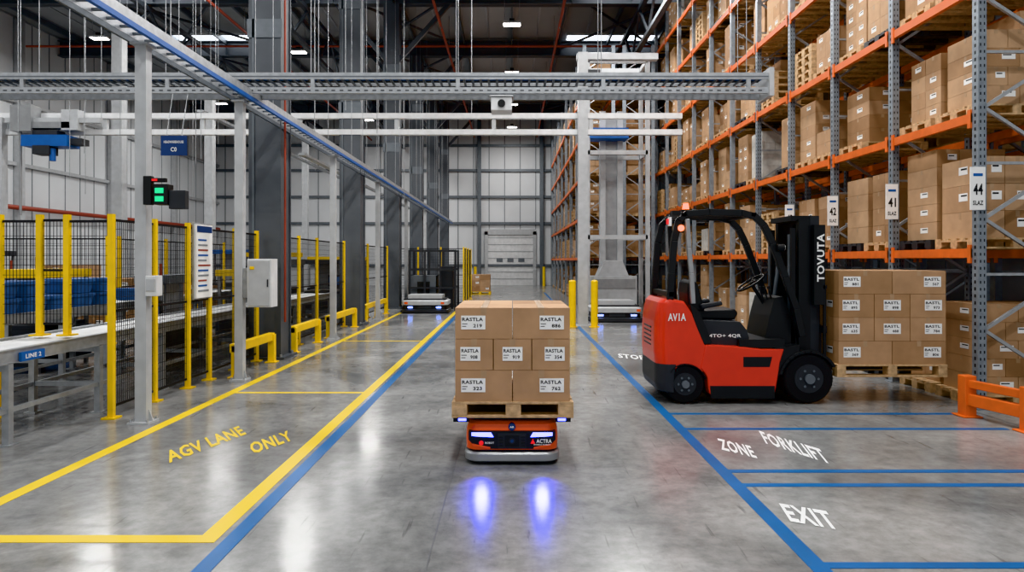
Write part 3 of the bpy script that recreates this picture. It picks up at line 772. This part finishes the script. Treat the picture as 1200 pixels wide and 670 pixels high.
def machine(x,y,w,d,h,c,c2):
    g=group('packing_machine'); m=MB()
    m.box(x,x+w,y,y+d,.1,h*.45,c); m.box(x+.05,x+w-.05,y+.05,y+d-.05,h*.45,h*.5,'dark')
    for a in(x+.03,x+w-.08):
        for b in(y+.03,y+d-.08): m.box(a,a+.05,b,b+.05,0,h,'silver')
    m.box(x,x+w,y,y+d,h,h+.12,c2); m.box(x+.2*w,x+w*.7,y-.03,y,h*.2,h*.38,'dark')
    m.box(x+w*.3,x+w*.6,y+d*.3,y+d*.6,h*.55,h,'silver'); m.box(x+w*.7,x+w*.95,y-.06,y,h*.6,h*.8,'black')
    m.box(x+w*.72,x+w*.93,y-.065,y-.06,h*.63,h*.77,'bluebin'); m.cyl((x+w-.1,y+.1,h+.12),(x+w-.1,y+.1,h+.3),.02,'redpipe',8)
    m.make('cell',g,bevel=.012)
machine(-9.4,10.8,1.5,1.4,1.3,'bluebin','steel2'); machine(-7.4,18.4,1.3,1.5,1.7,'steel2','yellow'); machine(-9.6,20.5,2.2,1.5,1.8,'steel2','blue'); machine(-13.2,14,1.6,2,1.7,'steel2','dark'); machine(-6.6,22,1.6,1.6,1.6,'dark','yellow')
machine(-7.45,9.6,.8,1.2,1.35,'dark','yellow'); machine(-5.65,10.2,.45,1.4,1.25,'dark','steel2'); machine(-5.65,13,.45,1.6,1.3,'steel2','yellow'); machine(-6.2,15.6,1.0,1.6,1.5,'dark','steel2'); machine(-5.9,18.6,1.3,1.8,1.5,'steel2','dark'); machine(-12.1,9.0,.8,2,1.4,'yellow','dark')
for x,y,r in((-9.2,14.5,4),(-12.6,18.2,5),(-9.2,24,5),(-8.9,17.2,3)):
    g=group('carton_stack'); m=MB()
    pallet(m,x,x+1.1,y,y+1,0); load(m,x+.03,x+1.07,y+.03,y+.97,.13,r,.27,(2,3),2); m.make('stack',g)
g=group('conveyed_totes'); m=MB()
for i,y in enumerate((7.35,7.8,8.3,8.75,9.25,9.75,11.0)): totes(m,-6.43,y,.957,2 if i%3 else 1)
m.make('totes',g)
m=MB()
for i,y in enumerate((12.1,13.0)): carton(m,-6.4,-6.0+.1*(i%2),y,y+.4,.957,1.2,'yx',1)
m.make('conveyed_cartons')
g=group('overhead_hoist'); m=MB()
m.box(-12.3,-10.0,16.55,16.7,4.94,5.06,'lgrey')
m.box(-12.1,-11.6,16.45,16.81,4.72,5.35,'silver'); m.box(-11.7,-10.7,16.5,16.75,4.8,4.95,'silver'); m.box(-10.9,-10.5,16.5,16.75,4.75,5.25,'lgrey')
m.box(-11.8,-10.7,16.4,16.9,4.35,4.62,'blue'); m.box(-11.5,-11.1,16.36,16.7,4.15,4.36,'dark'); m.box(-10.8,-10.4,16.5,16.8,4.4,4.55,'dark'); m.box(-11.6,-11.0,16.5,16.8,4.6,4.75,'dark')
m.cyl((-11.95,16.6,4.75),(-11.95,16.6,2.7),.03,'silver',8); m.cyl((-11.1,16.5,4.3),(-11.1,16.5,4.0),.07,'blue',10)
m.make('trolley',g)
for y in(20,26,32,38):
    m=MB(); m.box(-11.65,-11.35,y-.15,y+.15,0,8.7,'lgrey'); m.box(-11.8,-11.2,y-.3,y+.3,0,.03,'lgrey'); m.make('steel_column')
g=group('suspended_services'); m=MB()
for i in range(26):
    x=-11.5+i*.36+rng.uniform(-.1,.1); y=rng.choice([13,15,18.5]); m.cyl((x,y,rng.uniform(3.0,4.8)),(x,y,ZR),.007,'galv',5)
for z,x in((4.3,-5.4),(5.4,-8)):
    m.box(x-.08,x+.08,17.5,36,z,z+.06,'galv')
m.make('rods',g)
m=MB()
for x in(-2.3,2.0):
    m.cyl((x,42.8,0),(x,42.8,1.2),.09,'yellow',14)
m.make('safety_bollard')
g=group('carton_stack'); m=MB()
pallet(m,-2.0,-1.0,32,33,0,k='yellow'); load(m,-1.97,-1.03,32.03,32.97,.13,3,.27,(2,),1)
m.make('stack',g)

# ---------------------------------------------------------------- world + camera
w=bpy.data.worlds.new('world'); scene.world=w; w.use_nodes=True
w.node_tree.nodes['Background'].inputs['Color'].default_value=(.97,.98,1,1); w.node_tree.nodes['Background'].inputs['Strength'].default_value=.74
scene.view_settings.view_transform='Khronos PBR Neutral'
cam=bpy.data.cameras.new('camera'); co=bpy.data.objects.new('camera',cam); scene.collection.objects.link(co)
co.location=(0,0,1.6); co.rotation_euler=(math.radians(90),0,0); cam.lens=24; cam.sensor_width=36; cam.sensor_fit='HORIZONTAL'; cam.shift_y=-.025; cam.clip_end=200
scene.camera=co
